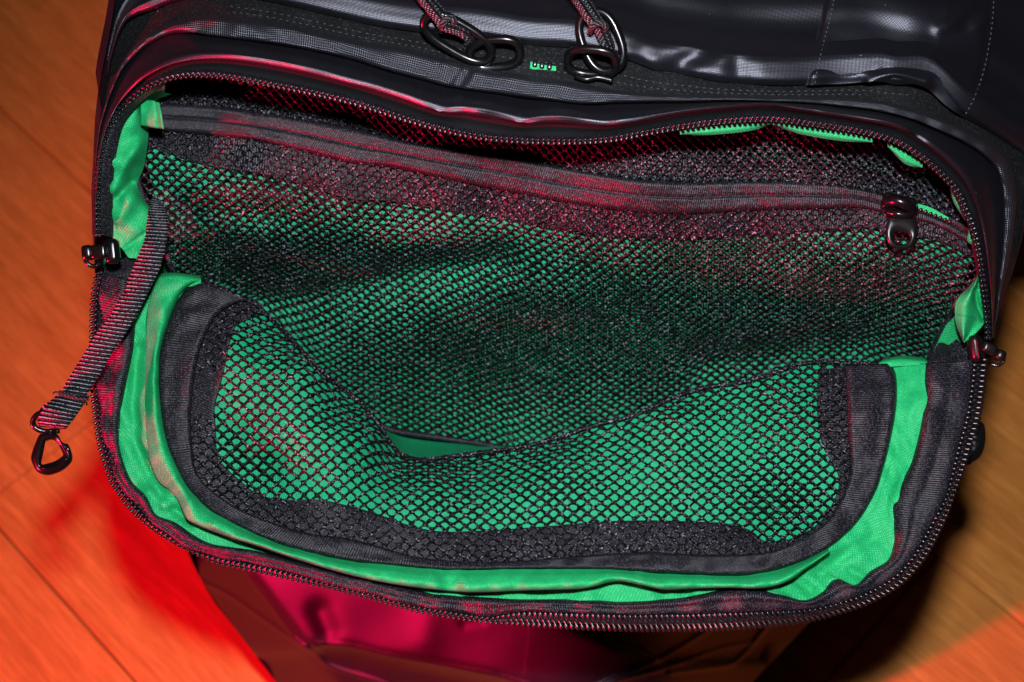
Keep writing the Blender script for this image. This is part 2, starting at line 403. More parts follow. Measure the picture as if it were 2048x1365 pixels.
zb = patch('main_zip_band', [(lerp(L3, L2, .1), .0095), (lerp(L3, L4, .3), .0105), (lerp(L3, L4, .7), .0115), (L4, .0125), (shift(L4, 0, -14), .0145)], 360, 20, DT, M['band'], bag, [wrinkle(.0006, 120, 6)])
top_rows = [(shift(L4, 0, 2), .0095), (shift(L4, 0, -7), .0045),
            (shift(L4, 0, -28), .0015), (shift(L4, 0, -52), .004), (shift(L4, 0, -90), .0165), (shift(L4, 0, -128), .0185), (shift(L4, 0, -165), .018), (shift(L4, 0, -215), .030)]
L4m = [(215, 160), (222, 125), (236, 76), (253, 44), (274, 30), (303, 20), (359, 0), (430, -12), (510, -4), (600, 14), (680, 33), (748, 48), (844, 62), (964, 73), (1056, 88), (1152, 94), (1255, 117), (1313, 138), (1378, 149), (1451, 162), (1553, 168), (1615, 167), (1690, 163), (1758, 161), (1793, 167), (1861, 172), (1930, 232), (1981, 262), (2045, 304), (2120, 340)]
def trow(k, off, extra=0): return ([(x, y - k * (1.0 if x > 500 else max(0.3, (x - 150) / 350)) - (extra if x > 1300 else 0)) for x, y in L4m], off)
top = patch('top_panel', [trow(-3, .0100), trow(4, .0036), trow(14, .0010), trow(30, -.0004), trow(48, -.0013), trow(62, .0012), trow(92, .0165), trow(120, .0200), trow(165, .0190), trow(215, .026), trow(300, .06)], 420, 60, DT, M['coat'], bag,
            [wrinkle(.0016, 260, 8), ridge([(1345, 150), (1375, 120), (1420, 100)], .004, 22), ridge([(1475, 130), (1480, 165)], .003, 25), ridge([(1300, 118), (1290, 100)], -.003, 30), ridge([(1760, 160), (1840, 165)], -.004, 14)])

# side pocket panel with its stitched seams
SPL = [(1612, 172), (1617, 140), (1628, 90), (1640, 45), (1650, 0), (1660, -60)]
SPR = [(1932, 238), (1955, 195), (1974, 140), (1984, 90), (1990, 50), (1993, 0), (1990, -60)]
def hrow(t, off): 
    a = spline(SPL, 40); b = spline(SPR, 40)
    i = int(t * 39); A, B = a[i], b[i]
    xs = np.linspace(A[0], B[0], 7)
    bow = {0: -1}.get(i, 0)
    return xs, A[1], B[1]
rows = []
sp_low = [(1612, 171), (1690, 168), (1758, 163), (1800, 165), (1850, 176), (1895, 214), (1932, 238)]
sp_1 = [(1616, 145), (1690, 143), (1758, 140), (1810, 138), (1870, 150), (1925, 175), (1962, 180)]
sp_2 = [(1626, 100), (1700, 98), (1780, 100), (1850, 105), (1920, 110), (1955, 112), (1982, 104)]
sp_3 = [(1636, 55), (1700, 50), (1780, 62), (1850, 74), (1920, 76), (1955, 70), (1988, 62)]
sp_4 = [(1646, 14), (1720, 12), (1800, 24), (1870, 40), (1930, 48), (1965, 44), (1992, 22)]
sp_5 = [(1656, -25), (1740, -25), (1820, -18), (1890, -5), (1940, 0), (1970, -5), (1992, -25)]
sp_6 = [(1664, -70), (1740, -70), (1820, -70), (1890, -65), (1940, -60), (1970, -60), (1990, -70)]
side = patch('side_pocket', [(sp_low, .0035), (sp_1, .0000), (sp_2, .0110), (sp_3, .0130), (sp_4, .0105), (sp_5, .0115), (sp_6, .02)], 110, 60, DT, M['coat'], bag,
             [ridge([(1740, 165), (1790, 150), (1850, 166)], -.005, 12), ridge([(1930, 45), (1965, 5)], .003, 18), ridge([(1880, 60), (1930, 30), (1950, 10)], -.002, 15),
              ridge([(1612, 172), (1640, 45), (1660, -60)], .0025, 7), wrinkle(.0012, 170, 9), ridge(SPR, .005, 14), ridge([(1700, 140), (1660, 165)], .002, 22)])
sd = lambda x, y: DT(x, y)
def stitch_row(name, path, n, off, parent, r=.00028, lenf=.55):
    s = spline(path, n * 2); V = []; F = []
    for i in range(n):
        a, b = s[2 * i], s[2 * i + 1]; b = a + (b - a) * (.5 + lenf)
        P = un(np.array([a[0], (a[0] + b[0]) / 2, b[0]]), np.array([a[1], (a[1] + b[1]) / 2, b[1]]), np.array([off(a[0], a[1]) + .0003, off((a[0] + b[0]) / 2, (a[1] + b[1]) / 2) - .0004, off(b[0], b[1]) + .0003]))
        t = P[2] - P[0]; t /= np.linalg.norm(t); n1 = np.cross(t, FW); n1 /= np.linalg.norm(n1); n2 = np.cross(t, n1); k0 = len(V)
        for p in P:
            for k in range(5): V.append(p + r * (math.cos(k * TAU / 5) * n1 + math.sin(k * TAU / 5) * n2))
        F += [(k0 + l * 5 + k, k0 + l * 5 + (k + 1) % 5, k0 + l * 5 + 5 + (k + 1) % 5, k0 + l * 5 + 5 + k) for l in (0, 1) for k in range(5)]
    o = link(name, mesh_np(name, V, F), M['stitch'], parent); o['kind'] = 'stuff'; return o
from mathutils.bvhtree import BVHTree
def surf_depth(*objs):
    trees = []
    for o in objs:
        me = o.data; trees.append(BVHTree.FromPolygons([v.co[:] for v in me.vertices], [p.vertices[:] for p in me.polygons]))
    def f(x, y):
        d = Vector(FW + (x - 1024) / FPX * RT + (682.5 - y) / FPX * UP); L = d.length; best = 9
        for t in trees:
            h = t.ray_cast(Vector(CAM), d / L)
            if h[0] is not None: best = min(best, h[3] / L)
        return best if best < 9 else .6
    return f
sdep = surf_depth(side, top, zb, pip, lip)
stitch_row('stitching', shift(SPL, 17, 4), 26, sdep, side)
stitch_row('stitching', shift(SPR, -6, 0), 30, sdep, side)
stitch_row('stitching', [(316, 25), (312, 0), (308, -20)], 6, sdep, top)
stitch_row('stitching', lerp(L3, L4, .28)[14:44], 95, sdep, zb, .00016)
stitch_row('stitching', lerp(L3, L4, .5)[14:46], 95, sdep, zb, .00016)

# front face below the pocket: a bulging panel with a fold at its foot
def soft(v, k): return k * np.logaddexp(0, v / k)
def DL(x, y):
    s3 = np.where(x < 1000, np.interp(x, [560, 631, 655, 708, 781, 869, 1000], [1306, 1293, 1289, 1296, 1314, 1329, 1355]), 1355 + (x - 1000) * .35)
    d = .790 - 1.0e-4 * (x - 800) + .6e-4 * (y - 1200)
    d = d + 6e-4 * soft(470 + (y - 1100) * .757 - x, 7) + 3.0e-4 * soft(x - 1170, 50) + 3e-4 * soft(x - 1330, 20)
    st = 1 / (1 + np.exp(-(y - s3 - 8) / 5)); d = d + .022 * st + 2.0e-4 * soft(y - s3, 6)
    d = d + 2.5e-4 * soft(1130 - y, 10) + 6.5e-4 * soft(y - 1385, 8)
    s4 = np.interp(x, [1060, 1141, 1217, 1287, 1330], [1235, 1257, 1282, 1303, 1322])
    d = d + .010 / (1 + np.exp((y - s4) / 4)) / (1 + np.exp(-(x - 1120) / 14))
    return d
# body walls: left flank, right flank, back, all extruded from the front outline
def wall(name, path, back_y, inset, mat, n=50):
    P = ipath(path, n); G = []
    for p in P:
        q = np.array([p[0] * (1 - inset), back_y, p[2]]); c = [p, p + (q - p) * .06 + np.array([np.sign(p[0]) * .004, 0, 0]), p + (q - p) * .5 + np.array([np.sign(p[0]) * .004, 0, 0]), q]; G.append(c)
    G = np.array(G); 
    # refine
    nv = 16; out = np.zeros((n, nv, 3))
    for i in range(n): out[i] = spline(G[i], nv)
    return grid_obj(name, out, mat, bag)
LF = [(230, -60, .63), (229, 0, .625), (219, 68, .622), (205, 137, .618), (197, 185, .618), (203, 214, .618), (195, 284, .62), (190, 393, .63), (190, 480, .64), (200, 600, .67), (300, 900, .76), (400, 1156, float(DL(400., 1156.)) + .0005), (473, 1261, float(DL(473., 1261.)) + .0005), (552, 1365, float(DL(552., 1365.)) + .0005), (620, 1470, float(DL(620., 1470.)) + .0005), (668, 1560, float(DL(668., 1560.)) + .0005)]
wall('left_flank', LF, .62, .08, M['coat'])
RF = [(2120, -60, .64), (2120, 340, .64), (2052, 380, .636), (2045, 450, .642), (2020, 560, .655), (1985, 690, .67), (1900, 900, .72), (1760, 1100, float(DL(1760., 1100.)) + .0005), (1598, 1267, float(DL(1598., 1267.)) + .0005), (1510, 1365, float(DL(1510., 1365.)) + .0005), (1440, 1470, float(DL(1440., 1470.)) + .0005), (1400, 1560, float(DL(1400., 1560.)) + .0005)]
wall('right_flank', RF, .62, .12, M['coat'])
bk = np.array([[[x, .62 + .02 * math.cos(x * 9), z] for z in np.linspace(0.005, .60, 8)] for x in np.linspace(-.16, .2, 9)])
grid_obj('back_panel', bk, M['coat'], bag)

# lower front panel under the flap
def lowrow(y, xl, xr, d, bow=.012):
    xs = np.linspace(0, 1, 11)
    return [(xl + (xr - xl) * t, y, d + bow * (2 * t - 1) ** 4 * 1.2) for t in xs]
low_rows = [([(a + (b - a) * t, y) for t in np.linspace(0, 1, 11)], 0) for y, a, b in ((960, 330, 1860), (1060, 358, 1770), (1156, 400, 1672), (1261, 473, 1602), (1365, 552, 1506), (1470, 620, 1440), (1560, 668, 1400))]
S1 = [(400, 1160), (409, 1167), (459, 1191), (517, 1232), (576, 1273), (623, 1302), (664, 1334), (752, 1362), (800, 1380)]
S2 = [(470, 1100), (497, 1150), (532, 1197), (576, 1258), (599, 1288), (623, 1302)]
S3 = [(631, 1293), (655, 1289), (708, 1296), (781, 1314), (869, 1329), (927, 1340), (1000, 1355), (1060, 1372)]
S4 = [(1060, 1235), (1141, 1257), (1217, 1282), (1287, 1303), (1311, 1317)]
S5 = [(1440, 1245), (1416, 1261), (1364, 1294), (1305, 1326), (1223, 1361), (1180, 1380)]
S6 = [(1495, 1288), (1437, 1300), (1334, 1335), (1241, 1361), (1200, 1380)]
S7 = [(1540, 1240), (1525, 1264), (1472, 1323), (1420, 1336), (1340, 1346)]
low = patch('front_panel', low_rows, 330, 150, DL, M['coat2'], bag,
            [ridge(s, -.0026, 4.5) for s in (S1, S2, S3, S4, S5, S6, S7)] + [ridge([(640, 1225), (655, 1262)], .0035, 24), ridge([(930, 1245), (960, 1240)], .001, 12), ridge([(860, 1190), (850, 1280)], -.0012, 30), wrinkle(.0008, 190, 11)])

# ------------------------------------------------------------------ opening: back mesh pocket
DB = tps([(330, 160, .641), (700, 205, .638), (1060, 280, .635), (1500, 245, .638), (1850, 305, .643), (450, 225, .637), (900, 315, .632), (1300, 375, .634), (1650, 380, .636), (270, 330, .636), (345, 530, .66), (480, 440, .648), (700, 400, .640), (1000, 470, .652), (1400, 450, .646), (1800, 470, .644), (1955, 560, .650),
          (600, 640, .692), (850, 580, .674), (1100, 600, .676), (1500, 640, .684), (1860, 700, .69), (700, 770, .706), (1000, 760, .705), (800, 866, .724), (1000, 892, .726), (1200, 850, .722), (1500, 760, .712), (1700, 600, .672), (450, 560, .682), (1000, 1000, .74), (600, 900, .74), (1500, 900, .74)])
bm_mods = [ridge([(520, 600), (640, 590), (760, 560), (870, 535), (1000, 520)], .007, 34), ridge([(660, 690), (850, 640), (1060, 585), (1250, 570)], -.007, 70), ridge([(1420, 720), (1580, 700), (1720, 690)], .006, 40), ridge([(480, 480), (700, 470), (900, 480)], -.005, 50), ridge([(380, 420), (560, 430)], .003, 30), ridge([(1600, 560), (1750, 520)], -.005, 60), wrinkle(.0016, 240, 13)]
def DBm(x, y):
    d = DB(x, y)
    for m in bm_mods: d = d + m(x, y)
    return d
ZBU = [(325, 208), (445, 217), (582, 237), (700, 258), (817, 285), (954, 308), (1056, 323), (1159, 343), (1262, 360), (1380, 367), (1451, 365), (1553, 364), (1656, 370), (1724, 380), (1776, 393), (1827, 402), (1895, 432), (1940, 455)]
ZBL = [(284, 257), (411, 267), (513, 278), (616, 301), (700, 322), (783, 331), (885, 353), (988, 374), (1090, 394), (1193, 411), (1296, 422), (1380, 424), (1451, 420), (1553, 416), (1656, 414), (1724, 414), (1776, 426), (1837, 438), (1895, 460), (1945, 490)]
yl = lambda x: np.interp(x, [p[0] for p in ZBL], [p[1] for p in ZBL])
yu = lambda x: np.interp(x, [p[0] for p in ZBU], [p[1] for p in ZBU])

def net(name, poly, y0, field, ax, bs, mat, parent, skew=0.0, step=(6, 3), hole=.64, hgt=.00045, ymargin=40, dens=1.0):
    pl = np.array(poly); xm, ym = pl.min(0) - ymargin; xM, yM = pl.max(0) + ymargin
    xs = np.arange(xm, xM + step[0], step[0]); ys = np.arange(ym, yM + step[1], step[1])
    X, Y = np.meshgrid(xs, ys, indexing='ij'); Dp = field(X, Y); P = un(X, Y, Dp)
    gu = np.gradient(P, axis=0); gv = np.gradient(P, axis=1); Nn = np.cross(gv, gu); Nn /= np.linalg.norm(Nn, axis=2)[..., None]
    Nn *= np.sign((Nn * -FW).sum(-1))[..., None]
    ds = np.linalg.norm(np.diff(P, axis=1), axis=2); s = np.concatenate([np.zeros((len(xs), 1)), np.cumsum(ds, 1)], 1)
    for i, x in enumerate(xs): s[i] -= np.interp(y0(x), ys, s[i])
    # horizontal arclength along the origin curve
    px = np.array([np.interp(y0(x), ys, np.arange(len(ys))) for x in xs])
    O = np.array([P[i, int(round(px[i]))] for i in range(len(xs))])
    def atcol(i, sv): return np.interp(sv, s[i], ys)
    def to_img(xv, sv):
        fi = np.clip((xv - xs[0]) / step[0], 0, len(xs) - 1.001); i0 = fi.astype(int); t = fi - i0; y = np.zeros_like(xv)
        for i in np.unique(i0):
            m = i0 == i; y[m] = atcol(i, sv[m]) * (1 - t[m]) + atcol(i + 1, sv[m]) * t[m]
        return y
    def bil(A, xv, yv):
        fi = np.clip((xv - xs[0]) / step[0], 0, len(xs) - 1.001); fj = np.clip((yv - ys[0]) / step[1], 0, len(ys) - 1.001)
        i = fi.astype(int); j = fj.astype(int); a = (fi - i)[..., None]; b = (fj - j)[..., None]
        return (A[i, j] * (1 - a) + A[i + 1, j] * a) * (1 - b) + (A[i, j + 1] * (1 - a) + A[i + 1, j + 1] * a) * b
    smin, smax = s.min(), s.max()
    ii = np.arange(int(xm / ax) - 40, int(xM / ax) + 40); jj = np.arange(int(smin / bs) - 1, int(smax / bs) + 2)
    I, J = np.meshgrid(ii, jj, indexing='ij')
    cx = np.r_[(I * ax).ravel(), ((I + .5) * ax).ravel()]; cs = np.r_[(J * bs).ravel(), ((J + .5) * bs).ravel()]
    cx = cx + skew * cs
    ok = (cx > xm + 5) & (cx < xM - 5); cx, cs = cx[ok], cs[ok]
    cy = to_img(cx, cs); ok = inside(poly, cx, cy); cx, cs = cx[ok], cs[ok]
    nC = len(cx)
    out = [(.5, 0), (.25, .25), (0, .5), (-.25, .25), (-.5, 0), (-.25, -.25), (0, -.5), (.25, -.25)]
    ang = [math.atan2(b, a) for a, b in out]
    rings = []
    jit = lambda a, b, k: (np.sin(a * 127.1 * k + b * 311.7 * 900) * 43758.5453) % 1 - .5
    for k, (sc, rnd, h) in enumerate([(1, 0, hgt), (.82, .3, hgt * .55), (hole, .55, -hgt * .4), (hole * .985, .6, -hgt * 1.3)]):
        for q, (a, b) in enumerate(out):
            r = .40 if True else 0
            ca, cb = math.cos(ang[q]), math.sin(ang[q])
            # rounded rhombus: blend towards an ellipse
            L = math.hypot(a, b); e = .405
            fa, fb = a * (1 - rnd) + ca * e * rnd, b * (1 - rnd) + cb * e * rnd
            u = cx + fa * sc * ax; v = cs + fb * sc * bs
            if k == 0:
                ku = np.round(u / (ax * .25)); kv = np.round(v / (bs * .25))
                jx = (np.sin(ku * 12.9898 + kv * 78.233) * 43758.5453) % 1 - .5; js = (np.sin(ku * 39.346 + kv * 11.135) * 24634.6345) % 1 - .5
                u = u + jx * ax * .17; v = v + js * bs * .17
            else:
                u = u + rng.normal(0, ax * .036, nC); v = v + rng.normal(0, bs * .036, nC)
            y = to_img(u, v); p = bil(P, u, y) + bil(Nn, u, y) * (h + rng.normal(0, hgt * .18, nC)[:, None] * (k > 0))
            rings.append(p)
    V = np.stack(rings, 1).reshape(-1, 3)   # cell, ring*8+q
    base = (np.arange(nC) * 32)[:, None]
    Fs = []
    for k in range(3):
        for q in range(8):
            a = k * 8 + q; b = k * 8 + (q + 1) % 8
            Fs.append(np.concatenate([base + a, base + b, base + b + 8, base + a + 8], 1))
    Fc = np.concatenate(Fs, 0)
    me = mesh_np(name, V, Fc, np.c_[V[:, 0], V[:, 2]])
    bm = bmesh.new(); bm.from_mesh(me); bmesh.ops.remove_doubles(bm, verts=bm.verts, dist=.00002); bm.to_mesh(me); bm.free()
    print(name, 'cells', nC)
    return link(name, me, mat, parent)

BMB = [(335, 505), (345, 540), (400, 600), (480, 670), (560, 740), (660, 800), (759, 851), (800, 864), (868, 874), (937, 884), (1022, 897), (1110, 900), (1250, 890), (1400, 850), (1550, 800), (1700, 760), (1800, 745), (1854, 735)]
BML = [(325, 205), (284, 258), (276, 308), (272, 342), (280, 375), (291, 407), (305, 440), (335, 505)]
BMR = [(1854, 735), (1862, 705), (1876, 675), (1896, 640), (1912, 606), (1932, 584), (1957, 553), (1950, 500), (1938, 440)]
poly_low = [tuple(p) for p in spline(BML, 40)] + [tuple(p) for p in spline(BMB, 60)] + [tuple(p) for p in spline(BMR, 30)] + [(x, y) for x, y in ZBL[::-1]]
mp = net('mesh_pocket', poly_low, yl, DBm, 22.2, .0047, M['net'], bag, hole=.75, hgt=.00026)
zin = outset(ZIP, 6)
poly_up = [(x, y) for x, y in ZBU] + [(1952, 480)] + [p for p in zin[::-1] if p[0] > 300 and not (p[1] > 400)] + [(325, 160)]
DBu = lambda x, y: DB(x, y)
net('upper_net', poly_up, yu, DBu, 20.0, .0042, M['net'], mp, hole=.60, hgt=.0005)
ctr = lerp(ZBU, ZBL, .5)
nch = ridge(ctr, .0012, 3)
patch('pocket_zip_tape', [(lerp(ZBU, ZBL, -.04), .0006), (lerp(ZBU, ZBL, .07), -.0024), (lerp(ZBU, ZBL, .25), -.0024), (ctr, -.0024), (lerp(ZBU, ZBL, .75), -.0024), (lerp(ZBU, ZBL, .93), -.0024), (lerp(ZBU, ZBL, 1.05), .0006)], 360, 40, DBm, M['ztape'], mp, [nch, wrinkle(.0004, 90, 17), ridge(lerp(ZBU, ZBL, .1), .0002, 3), ridge(lerp(ZBU, ZBL, .9), .0002, 3)], .0004)
# green cloth behind the net
gp = lambda x, y: DBm(x, y) + .0062 + 0.0025 / (1 + np.exp(-(x - 1000) / 120)) + .002 * np.sin(x / 170 + y / 90)
gtop = [(255, 235), (300, 178), (360, 160), (500, 172), (700, 212), (900, 270), (1060, 292), (1230, 288), (1400, 256), (1550, 245), (1700, 262), (1800, 288), (1880, 350), (1940, 440)]
patch('pocket_backing', [(gtop, .012), (lerp(gtop, shift(ZBL, 0, 10), .6), .006), (shift(ZBL, 0, 25), 0), (lerp(shift(ZBL, 0, 25), BMB, .35), .001), (lerp(shift(ZBL, 0, 25), BMB, .7), .000), (shift(BMB, 0, -4), -.003)], 260, 90, gp, M['green2'], mp, [wrinkle(.0020, 190, 19), wrinkle(.0006, 80, 20)])
fw = np.interp(np.linspace(0, 1, 60), [0, .55, .72, .95, 1], [0, 0, .62, .62, .2])[:, None]
fa, fb_ = spline(gtop, 60), spline(ZBU, 60); ftop = [tuple(p) for p in fa * (1 - fw) + fb_ * fw]
flow = [(x, y + np.interp(x, [280, 400, 700, 1000, 1300, 1600, 1945], [30, 62, 75, 62, 52, 48, 26])) for x, y in ZBL]
gfa = lambda x, y: DBm(x, y) + .0028
patch('zip_facing', [(ftop, .004), (lerp(ftop, ZBU, .6), .001), (ZBL, .0), (flow, -.0012)], 200, 30, gfa, M['bind'], mp, [wrinkle(.0012, 120, 53)])
# hems of the net
for pth, rr in ((BML, .0013), (BMB, .0014), (BMR, .0013)):
    s = spline(pth, 70); dd = DBm(s[:, 0], s[:, 1]) - .0008
    tube('net_hem', un(s[:, 0], s[:, 1], dd), rr, M['bind'], mp, seg=8)
# pocket floor seen between net and flap
HEM = [(404, 563), (458, 586), (513, 611), (564, 659), (602, 700), (650, 748), (700, 787), (721, 806), (748, 837), (765, 861), (783, 888), (800, 906), (817, 915), (851, 919), (919, 911), (988, 902), (1056, 891), (1125, 872), (1193, 850), (1262, 833), (1348, 795), (1416, 774), (1485, 764), (1553, 744), (1594, 729), (1639, 724), (1690, 726), (1762, 727)]
crt = [(330, 545), (420, 600), (560, 700), (680, 790), (740, 835), (800, 852), (880, 862), (1022, 884), (1200, 868), (1500, 770), (1860, 700)]
crb = [(300, 640), (420, 700), (560, 800), (680, 890), (740, 940), (800, 985), (880, 1000), (1022, 985), (1200, 950), (1500, 860), (1880, 800)]
GA = [(205, 535, .655), (262, 556, .650), (330, 556, .648), (404, 572, .650), (513, 622, .655), (602, 712, .655), (700, 800, .655), (760, 868, .658), (800, 914, .662), (850, 926, .664), (919, 918, .664), (988, 909, .662), (1125, 880, .660), (1348, 803, .660), (1553, 752, .662), (1690, 734, .664), (1800, 730, .664), (1880, 730, .662), (1965, 690, .662)]
GB = [(210, 505, .675), (300, 520, .690), (345, 532, .700), (420, 590, .715), (540, 690, .728), (640, 770, .736), (720, 825, .742), (770, 846, .745), (810, 856, .748), (860, 862, .750), (919, 870, .752), (988, 880, .752), (1125, 878, .750), (1348, 840, .745), (1553, 780, .738), (1690, 745, .730), (1800, 735, .722), (1860, 715, .712), (1950, 650, .690)]
patch('pocket_gusset', [(GA, 0), ([tuple((np.array(a) + np.array(b)) / 2 + np.array([0, 3, .008])) for a, b in zip(GA, GB)], 0), (GB, 0)], 200, 30, lambda x, y: 0 * x, M['green2'], bag, [wrinkle(.002, 200, 21)])

# green side linings in the opening
DS = lambda x, y: DT(x, y)
LLo = [(330, 165), (298, 180), (260, 211), (239, 240), (233, 274), (225, 325), (219, 393), (220, 450), (228, 480), (246, 500), (257, 516)]
LLi = [(330, 185), (300, 196), (284, 215), (284, 253), (278, 308), (272, 335), (262, 363), (274, 393), (292, 420), (297, 455), (300, 520)]
ll = patch('side_lining', [(LLo, .010), (lerp(LLo, LLi, .3), .013), (lerp(LLo, LLi, .6), .017), (LLi, .026), (shift(LLi, 14, 4), .036)], 120, 30, DS, M['green'], bag,
           [ridge([(225, 380), (255, 330), (278, 290)], -.004, 12), ridge([(235, 395), (262, 365)], .004, 8), ridge([(240, 440), (268, 395)], -.003, 14), wrinkle(.0018, 60, 23), ridge([(250, 498), (290, 466)], .002, 4)])
patch('lining_tab', [([(281, 203), (300, 201), (319, 206)], .018), ([(282, 225), (302, 226), (323, 230)], .016), ([(282, 251), (305, 255), (328, 258)], .019)], 20, 16, DS, M['green'], bag, [ridge([(311, 203), (318, 258)], .0016, 3), wrinkle(.001, 40, 31)], .0006)
RLo = [(1958, 552), (1962, 575), (1966, 595), (1970, 620), (1969, 645), (1950, 668), (1928, 686)]
RLi = [(1955, 553), (1938, 575), (1922, 590), (1911, 608), (1910, 630), (1914, 655), (1926, 684)]
patch('side_lining', [(RLo, .004), (lerp(RLo, RLi, .3), .006), (lerp(RLo, RLi, .65), .001), (RLi, .012)], 60, 24, DS, M['green'], bag, [ridge([(1949, 580), (1955, 610), (1968, 640)], .005, 5), wrinkle(.0015, 50, 25)])
patch('side_lining', [([(1905, 640), (1925, 600), (1962, 540)], .03), ([(1890, 655), (1900, 690), (1915, 730)], .032), ([(1850, 740), (1870, 760), (1920, 760)], .035)], 30, 20, DS, M['green'], bag)
for seg_ in ([(1360, 268), (1420, 256), (1500, 248), (1545, 246)], [(1545, 248), (1600, 254), (1680, 268), (1745, 284)], [(1775, 292), (1810, 312), (1845, 335)], [(1900, 375), (1915, 400), (1930, 440)], [(1938, 452), (1942, 475), (1948, 492)]):
    n_ = len(seg_); bul = [math.sin(math.pi * k / (n_ - 1)) for k in range(n_)]
    mid = [(x - (0 if x < 1850 else 7 * b), y + (14 if x < 1850 else 4) * b + 2) for (x, y), b in zip(seg_, bul)]
    patch('lining_edge', [(shift(seg_, 0, -6), .010), (lerp(seg_, mid, .5, n_), .011), (mid, .014)], 30, 10, DS, M['green'], bag)

# upper zip: tape + teeth
zt_in = outset(ZIP, -3)
patch('zip_tape', [(outset(ZIP, 13), .0060), (outset(ZIP, 7), .0015), (outset(ZIP, 1), .0010), (outset(ZIP, -4), .0035)], 420, 10, DT, M['tape'], bag)
zl = ZIP[:9]
patch('zip_tape', [(shift(zl, 0, 0), .001), (shift(zl, 10, 1), .003), ([(x + 30 - 12 * max(0, (300 - y) / 130), y + 6) for x, y in zl], .010)], 90, 10, DT, M['tape'], bag)

def tooth_mesh(name='zipper_tooth'):
    prof = [(0, .30), (.06, .44), (.25, .46), (.42, .28), (.62, .27), (.76, .46), (.9, .46), (1.0, .26)]
    V = [(x, r * math.cos(a), r * math.sin(a)) for x, r in prof for a in [TAU * k / 6 for k in range(6)]]
    F = [(l * 6 + k, l * 6 + (k + 1) % 6, l * 6 + 6 + (k + 1) % 6, l * 6 + 6 + k) for l in range(len(prof) - 1) for k in range(6)]
    F += [tuple(range(6))[::-1], tuple((len(prof) - 1) * 6 + k for k in range(6))]
    me = mesh_np(name, V, F); me.materials.append(M['tooth']); return me
TM = tooth_mesh()
def tooth_frames(base, tip, fb, ft, pitch=10.4):
    a = spline(base, 900); b = spline(tip, 900)
    L = np.r_[0, np.cumsum(np.linalg.norm(np.diff((a + b)[:, :2] / 2, axis=0), axis=1))]; n = int(L[-1] / pitch)
    s = np.linspace(0, L[-1], n)
    A = np.stack([np.interp(s, L, a[:, k]) for k in (0, 1)], 1); B = np.stack([np.interp(s, L, b[:, k]) for k in (0, 1)], 1)
    PA = un(A[:, 0], A[:, 1], fb(A[:, 0], A[:, 1])); PB = un(B[:, 0], B[:, 1], ft(B[:, 0], B[:, 1]))
    T = np.gradient((PA + PB) / 2, axis=0); out = []
    for p, q, t in zip(PA, PB, T):
        x = q - p; L_ = np.linalg.norm(x); x /= L_; y = t - (t @ x) * x; w_ = np.linalg.norm(y); y /= w_; z = np.cross(x, y)
        out.append(Matrix(((x[0] * L_, y[0] * w_, z[0] * w_, p[0]), (x[1] * L_, y[1] * w_, z[1] * w_, p[1]), (x[2] * L_, y[2] * w_, z[2] * w_, p[2]), (0, 0, 0, 1))))
    return out
tf = tooth_frames(outset(ZIP, 6), outset(ZIP, -6), lambda x, y: DT(x, y) - .0006, lambda x, y: DT(x, y) + .0012)
V, F = [], []
tv = [v.co.copy() for v in TM.vertices]; tp = [p.vertices[:] for p in TM.polygons]
for m in tf:
    k = len(V); V += [m @ v for v in tv]; F += [tuple(i + k for i in f) for f in tp]
zt = link('zipper_teeth_row', mesh_np('zipper_teeth_row', V, F), M['tooth'], bag); zt['kind'] = 'stuff'

# ------------------------------------------------------------------ flap
DF = tps([(190, 545, .630), (183, 700, .626), (190, 850, .620), (240, 1000, .611), (400, 1100, .605), (700, 1175, .599), (1000, 1230, .596), (1350, 1255, .596), (1650, 1232, .599), (1800, 1160, .604), (1905, 1000, .614), (1960, 800, .634), (1975, 700, .646),
          (330, 700, .622), (340, 900, .612), (450, 1045, .604), (800, 1128, .600), (1200, 1132, .598), (1550, 1122, .601), (1730, 1000, .618), (1780, 800, .637), (400, 580, .636), (1720, 728, .652)])
DM = tps([(340, 700, .622), (345, 900, .612), (450, 1035, .604), (800, 1125, .600), (1200, 1125, .598), (1550, 1112, .601), (1710, 1000, .618), (1740, 800, .637),
          (404, 563, .638), (460, 660, .626), (560, 760, .614), (650, 880, .607), (520, 950, .612), (800, 1010, .613), (1000, 970, .622), (1200, 930, .625), (1400, 880, .628), (1600, 820, .634), (1000, 1060, .607), (1400, 1040, .607),
          (564, 659, .634), (700, 787, .637), (800, 906, .642), (919, 911, .642), (1125, 872, .640), (1348, 795, .642), (1553, 744, .645), (1690, 726, .650), (1762, 727, .652), (610, 740, .617), (740, 870, .622), (860, 950, .626), (1130, 905, .628), (1350, 830, .632)])
TIN = [(262, 560), (258, 600), (266, 645), (262, 697), (253, 748), (246, 782), (238, 833), (236, 885), (240, 908), (247, 930), (250, 952), (262, 964), (271, 978), (288, 990), (294, 1001), (306, 1016), (311, 1030), (326, 1038), (345, 1044), (374, 1063), (400, 1082), (438, 1093), (506, 1103), (581, 1122), (650, 1141), (700, 1153), (748, 1162), (844, 1185), (885, 1192), (960, 1197), (1039, 1201), (1159, 1201), (1244, 1206), (1313, 1202), (1382, 1196), (1434, 1184), (1502, 1182), (1553, 1189), (1598, 1201), (1632, 1201), (1646, 1185), (1659, 1166), (1676, 1160), (1690, 1167), (1711, 1172), (1728, 1155), (1758, 1134), (1792, 1110), (1790, 1088), (1793, 1062), (1787, 1035), (1788, 1007), (1796, 987), (1817, 949), (1831, 915), (1847, 850), (1854, 799), (1854, 748), (1853, 727)]
